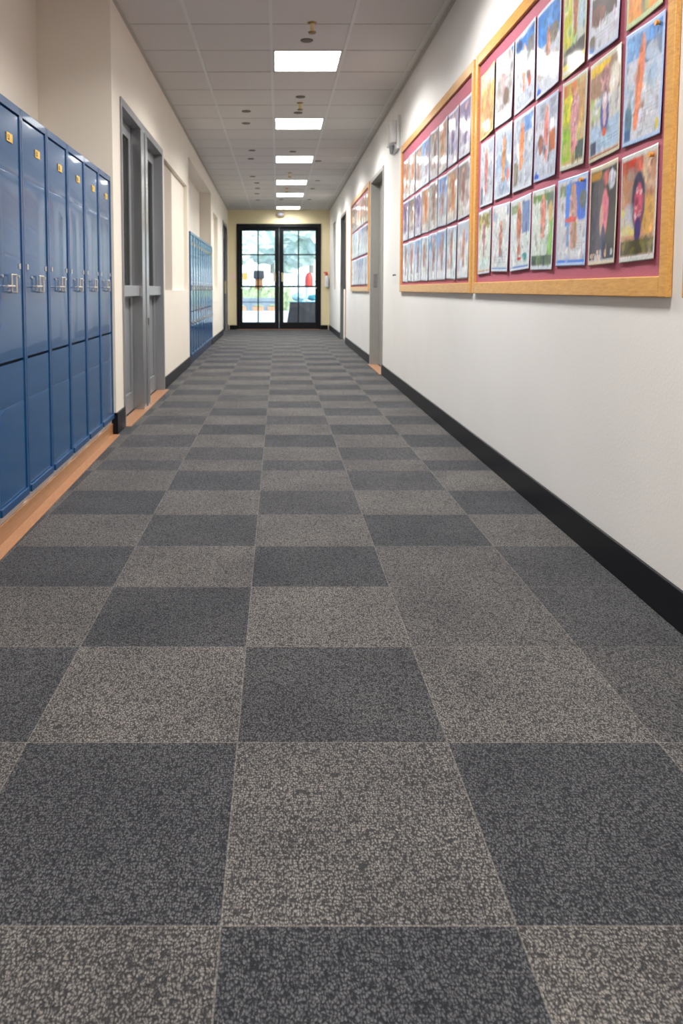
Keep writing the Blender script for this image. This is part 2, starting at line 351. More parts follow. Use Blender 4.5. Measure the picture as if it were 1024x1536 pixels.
# ------------------------------------------------------------------ lockers
def make_locker(W, glint_low=False):
    """local: front at x=0 facing +x, y 0..W, stands on its plinth"""
    t = thing('locker', '', 'locker')
    z0, z1 = 0.118, 1.757; D = 0.17 if glint_low else 0.36
    mb = MB()
    mb.box(-D, -0.02, 0.003, W-0.003, z0, z1)                            # carcass
    mb.box(-0.025, 0.004, 0.0015, 0.020, z0, z1).box(-0.025, 0.004, W-0.020, W-0.0015, z0, z1)
    mb.box(-0.025, 0.004, 0.020, W-0.020, z1-0.034, z1).box(-0.025, 0.011, 0.020, W-0.020, z0, z0+0.031)
    mb.build('body', M['blue_dark'], t, bevel=0.002)
    MB().box(-0.0199, -0.0165, 0.02, W-0.02, z0+0.03, z1-0.034).build('recess_lining', M['gap'], t)
    a, b = 0.0225, W-0.0225
    def door(name, za, zb, crease):
        bm = bmesh.new(); mb = MB(); mb.bm.free(); mb.bm = bm
        ny, zs = 8, []
        n = 14
        zs = [za+(zb-za)*k/n for k in range(n+1)]
        zs = sorted([z for z in zs if abs(z-crease) > 0.02] + [crease-0.006, crease, crease+0.006])
        sd = random.Random(int(za*100))
        grid = []
        for z in zs:
            row = []
            for k in range(ny+1):
                y = a + (b-a)*k/ny
                u = k/ny; v = (z-za)/(zb-za)
                x = -0.001 + 0.0016*math.sin(PI*u)*math.sin(PI*v)
                if abs(z-crease) < 1e-6: x -= 0.0009
                row.append(bm.verts.new((x, y, z)))
            grid.append(row)
        for r0, r1 in zip(grid[:-1], grid[1:]):
            for k in range(ny): bm.faces.new((r0[k], r0[k+1], r1[k+1], r1[k]))
        bnd = [e for e in bm.edges if e.is_boundary]
        res = bmesh.ops.extrude_edge_only(bm, edges=bnd)
        for v in [g for g in res['geom'] if isinstance(g, bmesh.types.BMVert)]: v.co.x = -0.015
        o = mb.build(name, M['blue'], t)
        for f in o.data.polygons: f.use_smooth = True
        o.data.set_sharp_from_angle(angle=math.radians(12))
        return o
    up = door('upper_door', 0.712, z1-0.042, 1.468)
    lo = door('lower_door', z0+0.034, 0.700, 0.530)
    yc = W*0.62
    pl = MB().box(0.0, 0.0035, yc-0.036, yc+0.036, 1.590, 1.626).build('number_plate', M['plate'], up, bevel=0.001)
    pl['label'] = 'yellow number plate'
    # worn nickel latch: a flat hasp, a pull with two upright legs and rivets
    # seen from the hall the door's left side is the near one (small y)
    yl = 0.30*W
    mk = MB()
    mk.box(0.0034, 0.0042, yc-0.026, yc-0.010, 1.597, 1.602).box(0.0034, 0.0042, yc-0.013, yc-0.008, 1.597, 1.618).box(0.0034, 0.0042, yc-0.026, yc-0.022, 1.604, 1.618)
    mk.build('number_mark', M['ink'], pl)
    mb = MB()
    mb.cyl((0.002, yl+0.005, 1.012), (0.03, yl+0.005, 1.012), 0.004, n=10)
    mb.tube([(0.028, yl-0.03, 1.012), (0.028, yl+0.06, 1.012)], 0.0048, 10)
    mb.tube([(0.002, yl+0.06, 0.992), (0.018, yl+0.06, 0.992), (0.018, yl+0.06, 1.058), (0.018, yl+0.12, 1.058), (0.018, yl+0.12, 0.988), (0.002, yl+0.12, 0.988)], 0.0042, 10)
    mb.build('latch_handle', M['nickel'], up, smooth=True)
    for yy in (0.05, W-0.06): MB().box(-0.001, 0.003, yy, yy+0.018, 1.085, 1.108).build('vent_slot', M['nickel'], up)
    for yy in (yl-0.005, W-0.075): MB().cyl((0.0, yy, 1.052), (0.006, yy, 1.052), 0.006, n=10).build('rivet', M['nickel'], up)
    if glint_low:
        mb = MB()
        mb.box(0.0, 0.006, W*0.35, W*0.62, 0.552, 0.568).tube([(0.004, W*0.55, 0.55), (0.02, W*0.55, 0.55), (0.02, W*0.55, 0.585)], 0.005, 8)
        mb.build('lower_glint', M['nickel'], lo)  # bright pieces modelled in place of glints along the lower crease
    return t
ORD = ['nearest', 'second', 'third', 'fourth', 'fifth', 'sixth', 'seventh', 'eighth', 'ninth', 'tenth']
WL = 0.3915
proto = make_locker(WL)
ynear = AC - 0.015 - 7*WL
for k in range(7):
    o = proto if k == 0 else copy_tree(proto)
    y = ynear + k*WL
    place(o, (xk(y), y, 0), AK)
    if k == 0: o['label'] = 'blue locker cut off by the left photo edge, first of the near bank'
    elif k == 6: o['label'] = 'blue locker at the far end of the near bank, against the wall return'
    else: o['label'] = 'tall blue steel locker, %s whole one from the camera in the near bank' % ['', 'first', 'second', 'third', 'fourth', 'fifth'][k]
    o['group'] = 'blue lockers in the near left bank'
WF = (13.74-10.06)/10
protof = make_locker(WF, True)
for k in range(10):
    o = protof if k == 0 else copy_tree(protof)
    y = 10.06 + k*WF
    place(o, (xl(y)+0.016, y, 0), AL)
    o['label'] = 'small looking blue locker, %s in the distant bank on the left' % (ORD[k] if k < 9 else 'tenth and farthest')
    o['group'] = 'blue lockers in the distant left bank'
struct(place(MB().box(-0.1, 0.0, 10.06, 13.74, 0, 0.117).build('trim_6', plain('blue_plinth', L(28, 44, 72), 0.35)), (xl(0), 0, 0), AL))

# ------------------------------------------------------------------ steel double doors, left
d = sthing('door_1', 'pair of grey steel doors with tall glass panes behind the blue lockers', 'door', lw(LD[0]), AL)
W = LD[1]-LD[0]; DH = LD[2]
mb = MB()
mb.box(-0.16, 0.014, 0, 0.022, 0, DH).box(-0.16, 0.014, W-0.05, W, 0, DH).box(-0.16, 0.0135, 0.022, W-0.05, DH-0.06, DH)
mb.build('frame', M['steel'], d, bevel=0.003)
MB().box(-0.16, 0.016, 0.80, 0.955, 0, DH-0.06).box(-0.16, 0.010, 0.955, 0.962, 0, DH-0.06).box(-0.16, 0.024, 0.962, 1.07, 0, DH-0.06).build('mullion', M['steel_bright'], d, bevel=0.004)
def steel_leaf(y0, y1):
    zt = DH-0.064
    mb = MB(); x0, x1 = -0.115, -0.07
    s = 0.075
    mb.box(x0, x1, y0, y0+s, 0.012, zt).box(x0, x1, y1-s, y1, 0.012, zt).box(x0, x1, y0+s, y1-s, zt-0.10, zt)
    mb.box(x0, x1, y0+s, y1-s, 0.012, 0.16).box(x0, x1, y0+s, y1-s, 0.93, 1.03)
    lf = mb.build('door_leaf', M['steel'], d, bevel=0.003)
    MB().box(x1-0.016, x1-0.009, y0+s, y1-s, 1.03, zt-0.10).build('glass_pane', M['dark_glass'], lf)
    MB().box(x0+0.01, x1-0.015, y0+s, y1-s, 0.16, 0.93).box(x0+0.01, x1-0.006, y0+s+0.18, y1-s-0.10, 0.2, 0.90).build('lower_panel', M['steel'], lf, bevel=0.003)
    MB().box(x1, -0.010, y0+0.004, y1-0.004, 0.945, 1.03).build('push_rail', M['steel'], lf, bevel=0.004)
steel_leaf(0.026, 0.796); steel_leaf(1.074, W-0.054)
MB().box(0.024, 0.034, 0.985, 1.02, 0.70, 0.76).build('lock', M['steel_dark'], d, bevel=0.002)
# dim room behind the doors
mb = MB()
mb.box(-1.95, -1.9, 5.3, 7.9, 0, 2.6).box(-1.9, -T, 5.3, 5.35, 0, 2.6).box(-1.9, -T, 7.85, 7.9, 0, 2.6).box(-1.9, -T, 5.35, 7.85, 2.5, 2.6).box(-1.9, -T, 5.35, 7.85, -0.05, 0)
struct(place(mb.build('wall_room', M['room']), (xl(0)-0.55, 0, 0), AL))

# ---- grey door, right
d = sthing('door_2', 'recessed grey door in a grey frame on the right wall', 'door', rw(RD1[0]), -AR)
W = RD1[1]-RD1[0]; DH = RD1[2]
MB().box(-0.012, 0.16, 0, 0.05, 0, DH).box(-0.012, 0.16, W-0.05, W, 0, DH).box(-0.0115, 0.16, 0.05, W-0.05, DH-0.05, DH).build('frame', M['door_grey'], d, bevel=0.002)
lf = MB().box(0.10, 0.145, 0.054, 0.70, 0.012, DH-0.054).box(0.10, 0.145, 0.90, W-0.054, 0.012, DH-0.054).box(0.10, 0.145, 0.70, 0.90, 0.012, 1.0).box(0.10, 0.145, 0.70, 0.90, 2.2, DH-0.054).build('door_leaf', M['door_grey'], d, bevel=0.002)
MB().box(0.118, 0.126, 0.70, 0.90, 1.0, 2.2).build('vision_pane', M['dark_glass'], lf)
MB().box(0.092, 0.10, 0.08, 0.16, 0.95, 1.15).tube([(0.09, 0.12, 1.03), (0.04, 0.12, 1.03), (0.04, 0.24, 1.03)], 0.009).build('lever_handle', M['nickel'], lf)
MB().box(0.03, 0.075, W-0.056, W-0.0495, 1.03, 1.20).build('strike_plate', M['steel_bright'], d)
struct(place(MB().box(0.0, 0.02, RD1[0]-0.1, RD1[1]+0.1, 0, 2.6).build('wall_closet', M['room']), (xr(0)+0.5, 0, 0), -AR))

# ---- half dark door, right, far
d = sthing('door_3', 'far right door with dark glass above a pale lower panel', 'door', rw(RD2[0]), -AR)
W = RD2[1]-RD2[0]; DH = RD2[2]
MB().box(-0.012, 0.16, 0, 0.04, 0, DH).build('edge_trim', M['brown'], d, bevel=0.002)
MB().box(-0.005, 0.16, W-0.05, W, 0, DH).box(-0.005, 0.16, 0.04, W-0.05, DH-0.05, DH).build('frame', M['steel_dark'], d, bevel=0.002)
lf = MB().box(0.06, 0.10, 0.042, W-0.052, 0.012, 1.0).build('lower_panel', M['white_panel'], d)
MB().box(0.06, 0.10, 0.042, 0.12, 1.0, DH-0.054).box(0.06, 0.10, W-0.13, W-0.052, 1.0, DH-0.054).box(0.06, 0.10, 0.12, W-0.13, DH-0.13, DH-0.054).build('upper_frame', M['steel_dark'], d)
MB().box(0.075, 0.082, 0.12, W-0.13, 1.0, DH-0.13).build('glass_pane', plain('black_glass', L(34, 36, 38), 0.12), d)
MB().box(0.05, 0.06, 0.06, 0.5, 0.02, 0.42).build('kick_plate', M['steel'], d)

# ---- dark door far left
d = sthing('door_4', 'dark framed glass door at the far end of the left wall', 'door', lw(LD2[0]), AL)
W = LD2[1]-LD2[0]; DH = LD2[2]
MB().box(-0.14, 0.012, 0, 0.10, 0, DH).box(-0.14, 0.012, W-0.10, W, 0, DH).box(-0.14, 0.0115, 0.10, W-0.10, DH-0.08, DH).build('frame', M['steel'], d, bevel=0.002)
lf = MB().box(-0.09, -0.05, 0.104, 0.24, 0.012, DH-0.084).box(-0.09, -0.05, W-0.24, W-0.104, 0.012, DH-0.084).box(-0.09, -0.05, 0.24, W-0.24, 0.012, 0.35).box(-0.09, -0.05, 0.24, W-0.24, 2.2, DH-0.084).build('door_leaf', M['black'], d)
MB().box(-0.075, -0.068, 0.24, W-0.24, 0.35, 2.2).build('glass_pane', plain('grey_glass', L(90, 110, 130), 0.08), lf)
MB().box(-0.05, -0.02, W-0.20, W-0.17, 0.9, 1.2).build('pull_handle', M['gold'], lf)

# ---- black glazed double doors at the end
d = sthing('door_5', 'black framed glazed double doors at the end of the hall', 'door', (0, END, 0), 0)
x0, x1, DH = ED
MB().box(x0, x0+0.07, -0.02, 0.14, 0, DH).box(x1-0.07, x1, -0.02, 0.14, 0, DH).box(x0+0.07, x1-0.07, -0.019, 0.14, DH-0.08, DH).build('frame', M['black'], d, bevel=0.003)
def end_leaf(a, b, g0, g1, gm, hx):
    z0, z1 = 0.01, DH-0.083; ga, gb = 0.178, 2.445
    mb = MB()
    mb.box(a, g0, 0.03, 0.08, z0, z1).box(g1, b, 0.03, 0.08, z0, z1).box(g0, g1, 0.03, 0.08, z0, ga).box(g0, g1, 0.03, 0.08, gb, z1)
    lf = mb.build('door_leaf', M['black'], d, bevel=0.003)
    MB().box(gm-0.016, gm+0.016, 0.035, 0.075, ga, gb).box(g0, g1, 0.036, 0.074, 1.845, 1.875).box(g0, g1, 0.036, 0.074, 1.05, 1.09).build('glazing_bar', M['black'], lf)
    MB().box(g0, g1, 0.052, 0.058, ga, gb).build('glass_pane', M['glass'], lf)
    mb = MB().tube([(hx, 0.03, 1.40), (hx, -0.03, 1.40), (hx, -0.03, 1.20), (hx, 0.03, 1.20)], 0.016).box(hx-0.02, hx+0.02, 0.024, 0.03, 1.19, 1.41)
    mb.build('pull_handle', M['gold'], lf)
    sx = a+0.05 if hx > (a+b)/2 else b-0.05
    MB().ball((sx, 0.02, 1.03), 0.022).build('knob', M['nickel'], lf, smooth=True)
end_leaf(x0+0.072, 0.023, -0.890, -0.083, -0.498, -0.085)
end_leaf(0.027, x1-0.072, 0.133, 0.925, 0.505, 0.10)
struct(MB().box(x0, x1, END-0.03, END+0.14, 0, 0.009).build('trim_10', M['oak_light']))

# ------------------------------------------------------------------ pinboards and posters (right wall)
BZ0, BZ1 = 0.975, 2.38
def pinboard(ya, yb, label, z0=BZ0, z1=BZ1):
    t = thing('pinboard', label, 'pinboard', rw(ya, z0), -AR, 'wood framed maroon pinboards')
    w = yb-ya; h = z1-z0; f = 0.066
    g = 0.046
    MB().box(-0.006, -0.001, f*0.6, w-f*0.6, f*0.6, h-f*0.6).build('board', M['felt'], t)
    mb = MB()
    for prof in (0,):
        mb.box(-0.022, -0.001, 0, g, 0, h).box(-0.022, -0.001, w-g, w, 0, h)
        mb.box(-0.0217, -0.001, g, w-g, 0, f).box(-0.0217, -0.001, g, w-g, h-f, h)
    mb.build('frame', M['frame'], t, bevel=0.004)
    return t
pinboard(2.307, 4.665, 'large maroon pinboard nearest the camera, with seven columns of posters')
pinboard(4.715, 7.56, 'maroon pinboard in the middle, right beside the nearest pinboard')
pinboard(10.35, 13.0, 'small looking distant pinboard beyond the grey door', 0.97, 2.44)
pinboard(0.30, 2.215, 'pinboard cut off by the right photo edge, only its frame corner showing')

class Paint:
    def __init__(self, nu, nv, base, seed):
        self.nu, self.nv = nu, nv; self.r = random.Random(seed)
        self.c = [[Vector(L(*base)[:3]) for _ in range(nu+1)] for _ in range(nv+1)]
    def blend(self, f, col, a=1.0):
        col = Vector(L(*col)[:3])
        for j in range(self.nv+1):
            for i in range(self.nu+1):
                k = f(i/self.nu, j/self.nv)*a
                if k > 0: self.c[j][i] = self.c[j][i].lerp(col, min(1, k))
    def rect(self, u0, v0, u1, v1, col, a=1.0, soft=0.02):
        s = lambda t: max(0.0, min(1.0, t/soft + 0.5))
        self.blend(lambda u, v: s(u-u0)*s(u1-u)*s(v-v0)*s(v1-v), col, a)
    def ell(self, u0, v0, ru, rv, col, a=1.0):
        self.blend(lambda u, v: max(0.0, min(1.0, (1.15-math.hypot((u-u0)/ru, (v-v0)/rv))*4)), col, a)
    def text(self, u0, v0, u1, v1, col=(120, 124, 140), a=0.35):
        n = max(2, int((v1-v0)*self.nv/2))
        for k in range(n):
            v = v0+(v1-v0)*(k+0.5)/n
            self.rect(u0, v-0.006, u1-(0.25*(u1-u0) if k % 4 == 3 else 0), v+0.006, col, a, 0.012)
    def dabs(self, n, cols, size=0.12, a=0.5, box=(0.08, 0.1, 0.92, 0.9)):
        for _ in range(n):
            u = self.r.uniform(box[0], box[2]); v = self.r.uniform(box[1], box[3])
            self.ell(u, v, size*self.r.uniform(0.4, 1.2), size*self.r.uniform(0.3, 0.9), self.r.choice(cols), a)
    def figure(self, u, top, bottom, col, head=(214, 160, 138), wide=0.1, sway=0.0):
        h = top-bottom
        for k in range(10):
            t = k/9; v = top-h*0.12-h*0.85*t
            self.ell(u+sway*t, v, wide*(0.7+0.5*math.sin(PI*min(1, t*1.3))), h*0.09, col, 0.9)
        self.ell(u, top-h*0.05, wide*0.62, h*0.07, head, 1.0)
        self.dabs(14, [tuple(min(255, c+40) for c in col), tuple(int(c*0.6) for c in col)], 0.05, 0.5, (u-wide+min(0, sway), bottom, u+wide+max(0, sway), top-h*0.12))
    def vivid(self, k):
        for row in self.c:
            for i, c in enumerate(row):
                g = (c[0]+c[1]+c[2])/3
                row[i] = Vector([max(0.0, min(1.0, (g+(x-g)*k)*0.97)) for x in c])
    def border(self, col, b=0.045, a=1.0):
        self.bd = (col, b, a)
        self.blend(lambda u, v: 1.0 if min(u, 1-u) < b or min(v, 1-v)*1.25 < b else 0.0, col, a)
    def detail(self, n, size):
        for _ in range(n):
            u, v = self.r.uniform(.06, .94), self.r.uniform(.06, .94)
            c = self.c[int(v*self.nv)][int(u*self.nu)]; k = self.r.choice((0.45, 0.6, 0.75, 1.25, 1.5))
            col = Vector((min(1, c[0]*k*self.r.uniform(.85, 1.15)), min(1, c[1]*k*self.r.uniform(.9, 1.1)), min(1, c[2]*k*self.r.uniform(.85, 1.2))))
            ru, rv = size*self.r.uniform(.3, 1.2), size*self.r.uniform(.4, 1.5)
            i0, i1 = max(0, int((u-ru*1.2)*self.nu)), min(self.nu, int((u+ru*1.2)*self.nu)+1)
            j0, j1 = max(0, int((v-rv*1.2)*self.nv)), min(self.nv, int((v+rv*1.2)*self.nv)+1)
            for j in range(j0, j1+1):
                for i in range(i0, i1+1):
                    q = max(0.0, min(1.0, (1.15-math.hypot((i/self.nu-u)/ru, (j/self.nv-v)/rv))*3))*0.55
                    if q > 0: self.c[j][i] = self.c[j][i].lerp(col, q)
        self.border(*self.bd)
    def grain(self, amp):
        for row in self.c:
            for i in range(len(row)): row[i] = row[i]*(1+self.r.uniform(-amp, amp))

def poster(board_y, ya, yb, z0, z1, p, label, group, lift=0.001, curl=0.007, seed=0, pin=None):
    """sheet seen from the hall: left edge is the far one (yb)"""
    w = yb-ya; h = z1-z0; r = random.Random(seed)
    bm = bmesh.new(); lay = bm.verts.layers.float_color.new('print')
    g = []
    tilt = r.uniform(-0.010, 0.010); b0 = r.uniform(0.3, 1.0)*curl; b1 = r.uniform(0.2, 1.0)*curl; ph = r.uniform(0, 3)
    for j in range(p.nv+1):
        row = []
        for i in range(p.nu+1):
            u, v = i/p.nu, j/p.nv
            x = -0.0085 - lift - b0*(1-v)**2*(0.4+0.6*u) - b1*(u**3)*0.8 - 0.002*math.sin(5*u+ph)
            vv = bm.verts.new((x, (1-u)*w - w/2 + tilt*(v-0.5), v*h - h/2 + tilt*(u-0.5)))
            c = p.c[j][i]; vv[lay] = (c[0], c[1], c[2], 1); row.append(vv)
        g.append(row)
    for j in range(p.nv):
        for i in range(p.nu): bm.faces.new((g[j][i], g[j][i+1], g[j+1][i+1], g[j+1][i]))
    bmesh.ops.recalc_face_normals(bm, faces=bm.faces[:])
    me = bpy.data.meshes.new('poster'); bm.to_mesh(me); bm.free(); me.materials.append(M['print'])
    for f in me.polygons: f.use_smooth = True
    me.flip_normals() if me.polygons[0].normal.x > 0 else None
    o = bpy.data.objects.new('poster', me); C.objects.link(o)
    sm = o.modifiers.new('thickness', 'SOLIDIFY'); sm.thickness = 0.0012; sm.offset = -1
    yc = (ya+yb)/2
    place(o, rw(yc, (z0+z1)/2), -AR)
    tag(o, label, 'poster', group)
    if pin:
        q = MB().cyl((-0.012, -(pin[0]-0.5)*w, (pin[1]-0.5)*h), (-0.024, -(pin[0]-0.5)*w, (pin[1]-0.5)*h), 0.007, 0.009, 12).build('push_pin', M['orange'], o)
        q['label'] = 'orange push pin'
    return o
NU, NV = 44, 64
ROWZ = [(1.092, 1.452), (1.480, 1.845), (1.868, 2.245)]
COLS = [[(4.57, 4.30), (4.27, 3.95), (3.93, 3.62), (3.595, 3.30), (3.27, 2.95), (2.925, 2.675), (2.655, 2.40)],
        [(4.55, 4.27), (4.24, 3.93), (3.91, 3.60), (3.58, 3.28), (3.245, 2.97), (2.95, 2.68), (2.655, 2.385)],
        [(4.575, 4.27), (4.255, 3.93), (3.915, 3.60), (3.58, 3.275), (3.25, 2.995), (2.975, 2.70), (2.655, 2.40)]]
PALE = (206, 212, 224); SKIN = (212, 140, 122); PINKF = (212, 120, 134); BORD = (214, 220, 232)
def common(seed, base): return Paint(NU, NV, base, seed)
specs = {}
def P(r, c, base, desc):
    p = common(r*10+c, base); specs[(r, c)] = (p, desc); return p
# top row
p = P(2, 0, (196, 164, 110), 'ochre'); p.rect(0, .75, 1, 1, (226, 224, 220)); p.dabs(30, [(206, 150, 60), (190, 150, 120), (220, 190, 130), (170, 140, 90)], .16); p.figure(.52, .78, .2, (214, 130, 96)); p.text(.3, .04, .7, .2); p.border((222, 206, 150))
p = P(2, 1, (200, 200, 204), 'grey and brown'); p.dabs(30, [(110, 100, 90), (150, 142, 136), (222, 224, 228), (96, 84, 72)], .16); p.figure(.45, .85, .45, (186, 150, 150), wide=.09); p.ell(.6, .36, .16, .12, (98, 78, 66)); p.rect(.1, .04, .9, .2, (224, 224, 228)); p.text(.15, .05, .85, .2); p.ell(.92, .95, .08, .05, (70, 120, 180)); p.border(BORD)
p = P(2, 2, (198, 206, 220), 'blue topped'); p.rect(.05, .62, .95, .93, (66, 130, 204)); p.dabs(10, [(110, 160, 220), (60, 100, 160)], .12, .5, (0, .6, 1, .95)); p.rect(.6, .55, .95, .82, (122, 122, 120)); p.ell(.2, .85, .14, .07, (36, 70, 120)); p.figure(.45, .82, .25, (224, 150, 100), wide=.07); p.ell(.75, .30, .08, .08, (214, 90, 60)); p.ell(.7, .42, .1, .1, (120, 80, 70)); p.text(.1, .05, .9, .22); p.border(BORD)
p = P(2, 3, (200, 206, 218), 'bright blue'); p.rect(.04, .56, .96, .96, (72, 136, 210)); p.dabs(12, [(120, 170, 226), (52, 104, 180)], .13, .5, (0, .55, 1, 1)); p.ell(.72, .62, .2, .1, (124, 118, 108)); p.figure(.5, .74, .26, (206, 146, 120), wide=.06); p.dabs(10, [(150, 120, 96), (170, 160, 150)], .1, .6, (.1, .25, .9, .45)); p.ell(.15, .06, .1, .04, (44, 110, 214)); p.text(.1, .1, .9, .24); p.border(BORD)
p = P(2, 4, (206, 212, 204), 'yellow and white'); p.rect(0, .3, .35, 1, (196, 196, 60)); p.dabs(14, [(120, 190, 60), (226, 216, 110), (240, 236, 200)], .14, .6, (0, .3, .5, 1)); p.rect(.65, .4, 1, 1, (190, 214, 226)); p.figure(.5, .98, .4, (170, 104, 70), wide=.1); p.rect(0, .12, 1, .3, (52, 48, 40)); p.rect(0, .08, 1, .14, (220, 196, 90)); p.border((206, 200, 160))
p = P(2, 5, (212, 216, 228), 'white and dark brown'); p.rect(.1, .3, .9, .55, (62, 44, 44)); p.ell(.3, .36, .18, .1, (116, 66, 50)); p.figure(.6, .95, .5, (206, 90, 90), (224, 150, 150), .16); p.dabs(20, [(240, 220, 226), (160, 40, 60)], .05, .7, (.45, .55, .75, .8)); p.rect(.04, .02, .22, .1, (56, 110, 190)); p.rect(.06, .1, .22, .2, (110, 104, 76)); p.text(.25, .1, .9, .28); p.border((196, 208, 234))
p = P(2, 6, (226, 146, 44), 'orange'); p.dabs(20, [(236, 170, 60), (214, 110, 36), (246, 200, 80)], .18); p.figure(.5, .9, .08, (134, 128, 96), wide=.14); p.dabs(10, [(90, 120, 70), (190, 180, 90)], .07, .7, (.35, .1, .65, .8)); p.border((190, 204, 160), .06)
# middle row
p = P(1, 0, (200, 206, 216), 'pale grey with a thin red figure'); p.dabs(16, [(168, 178, 196), (222, 226, 232), (150, 150, 160)], .15); p.figure(.45, .88, .2, (206, 128, 120), wide=.09); p.text(.5, .1, .92, .5); p.rect(.05, .04, .25, .3, (120, 130, 150)); p.border(BORD)
p = P(1, 1, (188, 200, 216), 'pale blue with a slim orange figure'); p.dabs(22, [(120, 160, 206), (140, 132, 124), (220, 226, 234), (160, 170, 190)], .15); p.figure(.5, .85, .25, (206, 146, 90), wide=.08); p.ell(.78, .3, .07, .09, (226, 120, 96)); p.text(.2, .06, .9, .25); p.border(BORD)
p = P(1, 2, (196, 204, 214), 'pale blue grey with an orange figure'); p.dabs(16, [(140, 156, 180), (222, 224, 230), (170, 176, 186)], .16, .5, (.05, .5, .95, .95)); p.rect(.55, .75, .95, .95, (110, 150, 206)); p.figure(.45, .88, .3, (222, 138, 92), wide=.09, sway=-.04); p.rect(.06, .08, .3, .4, (136, 132, 116)); p.text(.35, .08, .92, .4); p.border(BORD)
p = P(1, 3, (192, 200, 214), 'grey blue with an orange side patch'); p.dabs(16, [(140, 150, 176), (220, 222, 230), (120, 124, 140)], .16, .5, (.05, .4, .95, .95)); p.rect(.62, .32, .92, .58, (178, 96, 42)); p.figure(.48, .9, .25, (224, 140, 132), wide=.09); p.ell(.25, .45, .12, .12, (156, 104, 92)); p.dabs(8, [(80, 80, 100), (220, 220, 224)], .08, .7, (.3, .2, .7, .4)); p.ell(.12, .06, .1, .04, (50, 100, 210)); p.text(.2, .06, .9, .16); p.border((190, 200, 226))
p = P(1, 4, (198, 176, 116), 'yellow and green'); p.rect(0, .5, .4, .84, (224, 206, 58)); p.rect(0, .1, .35, .45, (148, 190, 60)); p.rect(0, .82, .55, .96, (214, 120, 60)); p.rect(.6, .45, 1, .9, (190, 150, 96)); p.dabs(14, [(230, 214, 100), (120, 170, 60), (210, 180, 150)], .12); p.rect(.6, .08, .95, .28, (50, 76, 76)); p.figure(.5, .85, .2, (206, 142, 150), wide=.15); p.dabs(10, [(226, 196, 206), (150, 90, 120)], .05, .7, (.4, .3, .62, .8)); p.rect(0, 0, 1, .06, (222, 220, 214)); p.border((196, 200, 190), .05)
p = P(1, 5, (206, 208, 206), 'tan and pale blue'); p.rect(.03, .6, .97, .95, (160, 128, 104)); p.rect(.03, .86, .6, .95, (226, 190, 50)); p.ell(.78, .72, .16, .14, (232, 226, 214)); p.rect(.03, .08, .97, .36, (176, 200, 226)); p.dabs(10, [(220, 224, 214), (180, 200, 120), (130, 150, 190)], .1, .6, (.05, .35, .4, .6)); p.figure(.52, .9, .62, (186, 140, 140), wide=.13); p.ell(.5, .44, .13, .2, (84, 88, 150)); p.ell(.5, .55, .07, .1, (226, 206, 210)); p.ell(.5, .4, .05, .09, (206, 180, 190)); p.ell(.5, .25, .06, .04, (206, 96, 60)); p.rect(.06, .07, .25, .2, (56, 66, 96)); p.text(.3, .1, .95, .28); p.rect(.03, .0, .97, .06, (160, 92, 40)); p.border((206, 204, 184), .04)
p = P(1, 6, (206, 210, 220), 'large pale blue with a tall orange figure'); p.rect(.04, .74, .96, .96, (126, 168, 220)); p.rect(.5, .66, .94, .84, (104, 128, 160)); p.rect(.6, .86, .95, .97, (92, 146, 214)); p.dabs(14, [(176, 196, 222), (222, 226, 234), (150, 180, 214)], .15, .5, (.05, .4, .95, .75)); p.figure(.45, .92, .16, (222, 134, 96), (200, 150, 130), .08, sway=-.12); p.ell(.14, .22, .1, .14, (82, 122, 146)); p.rect(.04, .04, .22, .14, (48, 90, 140)); p.text(.45, .08, .92, .42); p.ell(.9, .10, .05, .05, (214, 196, 90)); p.border((178, 200, 234), .05)
# bottom row
p = P(0, 0, (206, 214, 206), 'olive and pale green'); p.rect(.05, .7, .95, .92, (140, 136, 84)); p.dabs(12, [(190, 190, 90), (106, 90, 74), (220, 226, 214)], .13, .6, (0, .5, 1, .95)); p.figure(.45, .84, .3, (164, 110, 130), wide=.09); p.rect(.05, .08, .95, .22, (200, 214, 214)); p.rect(0, 0, 1, .06, (190, 130, 70)); p.border(BORD, .04)
p = P(0, 1, (208, 212, 214), 'pale grey with a small brown figure'); p.dabs(10, [(160, 150, 140), (222, 226, 230), (120, 150, 190)], .13, .5, (.05, .6, .95, .95)); p.figure(.5, .75, .25, (166, 104, 92), wide=.08); p.text(.1, .12, .9, .24); p.rect(0, 0, 1, .06, (70, 130, 190)); p.border(BORD)
p = P(0, 2, (206, 214, 216), 'pale with a brown figure and blue side'); p.rect(.6, .5, .95, .92, (110, 134, 180)); p.rect(.05, .8, .4, .92, (130, 150, 120)); p.figure(.45, .93, .25, (190, 110, 84), wide=.1); p.dabs(12, [(226, 232, 228), (180, 200, 190)], .12, .5, (.05, .1, .9, .5)); p.ell(.75, .18, .12, .05, (80, 150, 150)); p.ell(.5, .16, .1, .02, (190, 60, 60)); p.rect(0, 0, 1, .06, (60, 116, 190)); p.border(BORD)
p = P(0, 3, (206, 216, 210), 'pale green'); p.rect(.04, .84, .7, .93, (96, 140, 60)); p.rect(.66, .7, .96, .93, (96, 120, 110)); p.rect(.72, .15, .96, .62, (130, 180, 90)); p.ell(.82, .7, .12, .12, (206, 180, 130)); p.dabs(14, [(224, 230, 226), (190, 206, 196)], .14, .5, (.05, .25, .7, .8)); p.figure(.48, .92, .4, (214, 140, 126), wide=.1); p.rect(.02, .06, .98, .18, (56, 84, 60)); p.dabs(10, [(120, 150, 110), (30, 50, 40)], .08, .6, (.02, .06, .98, .18)); p.rect(0, 0, 1, .05, (206, 216, 230)); p.border(BORD, .035)
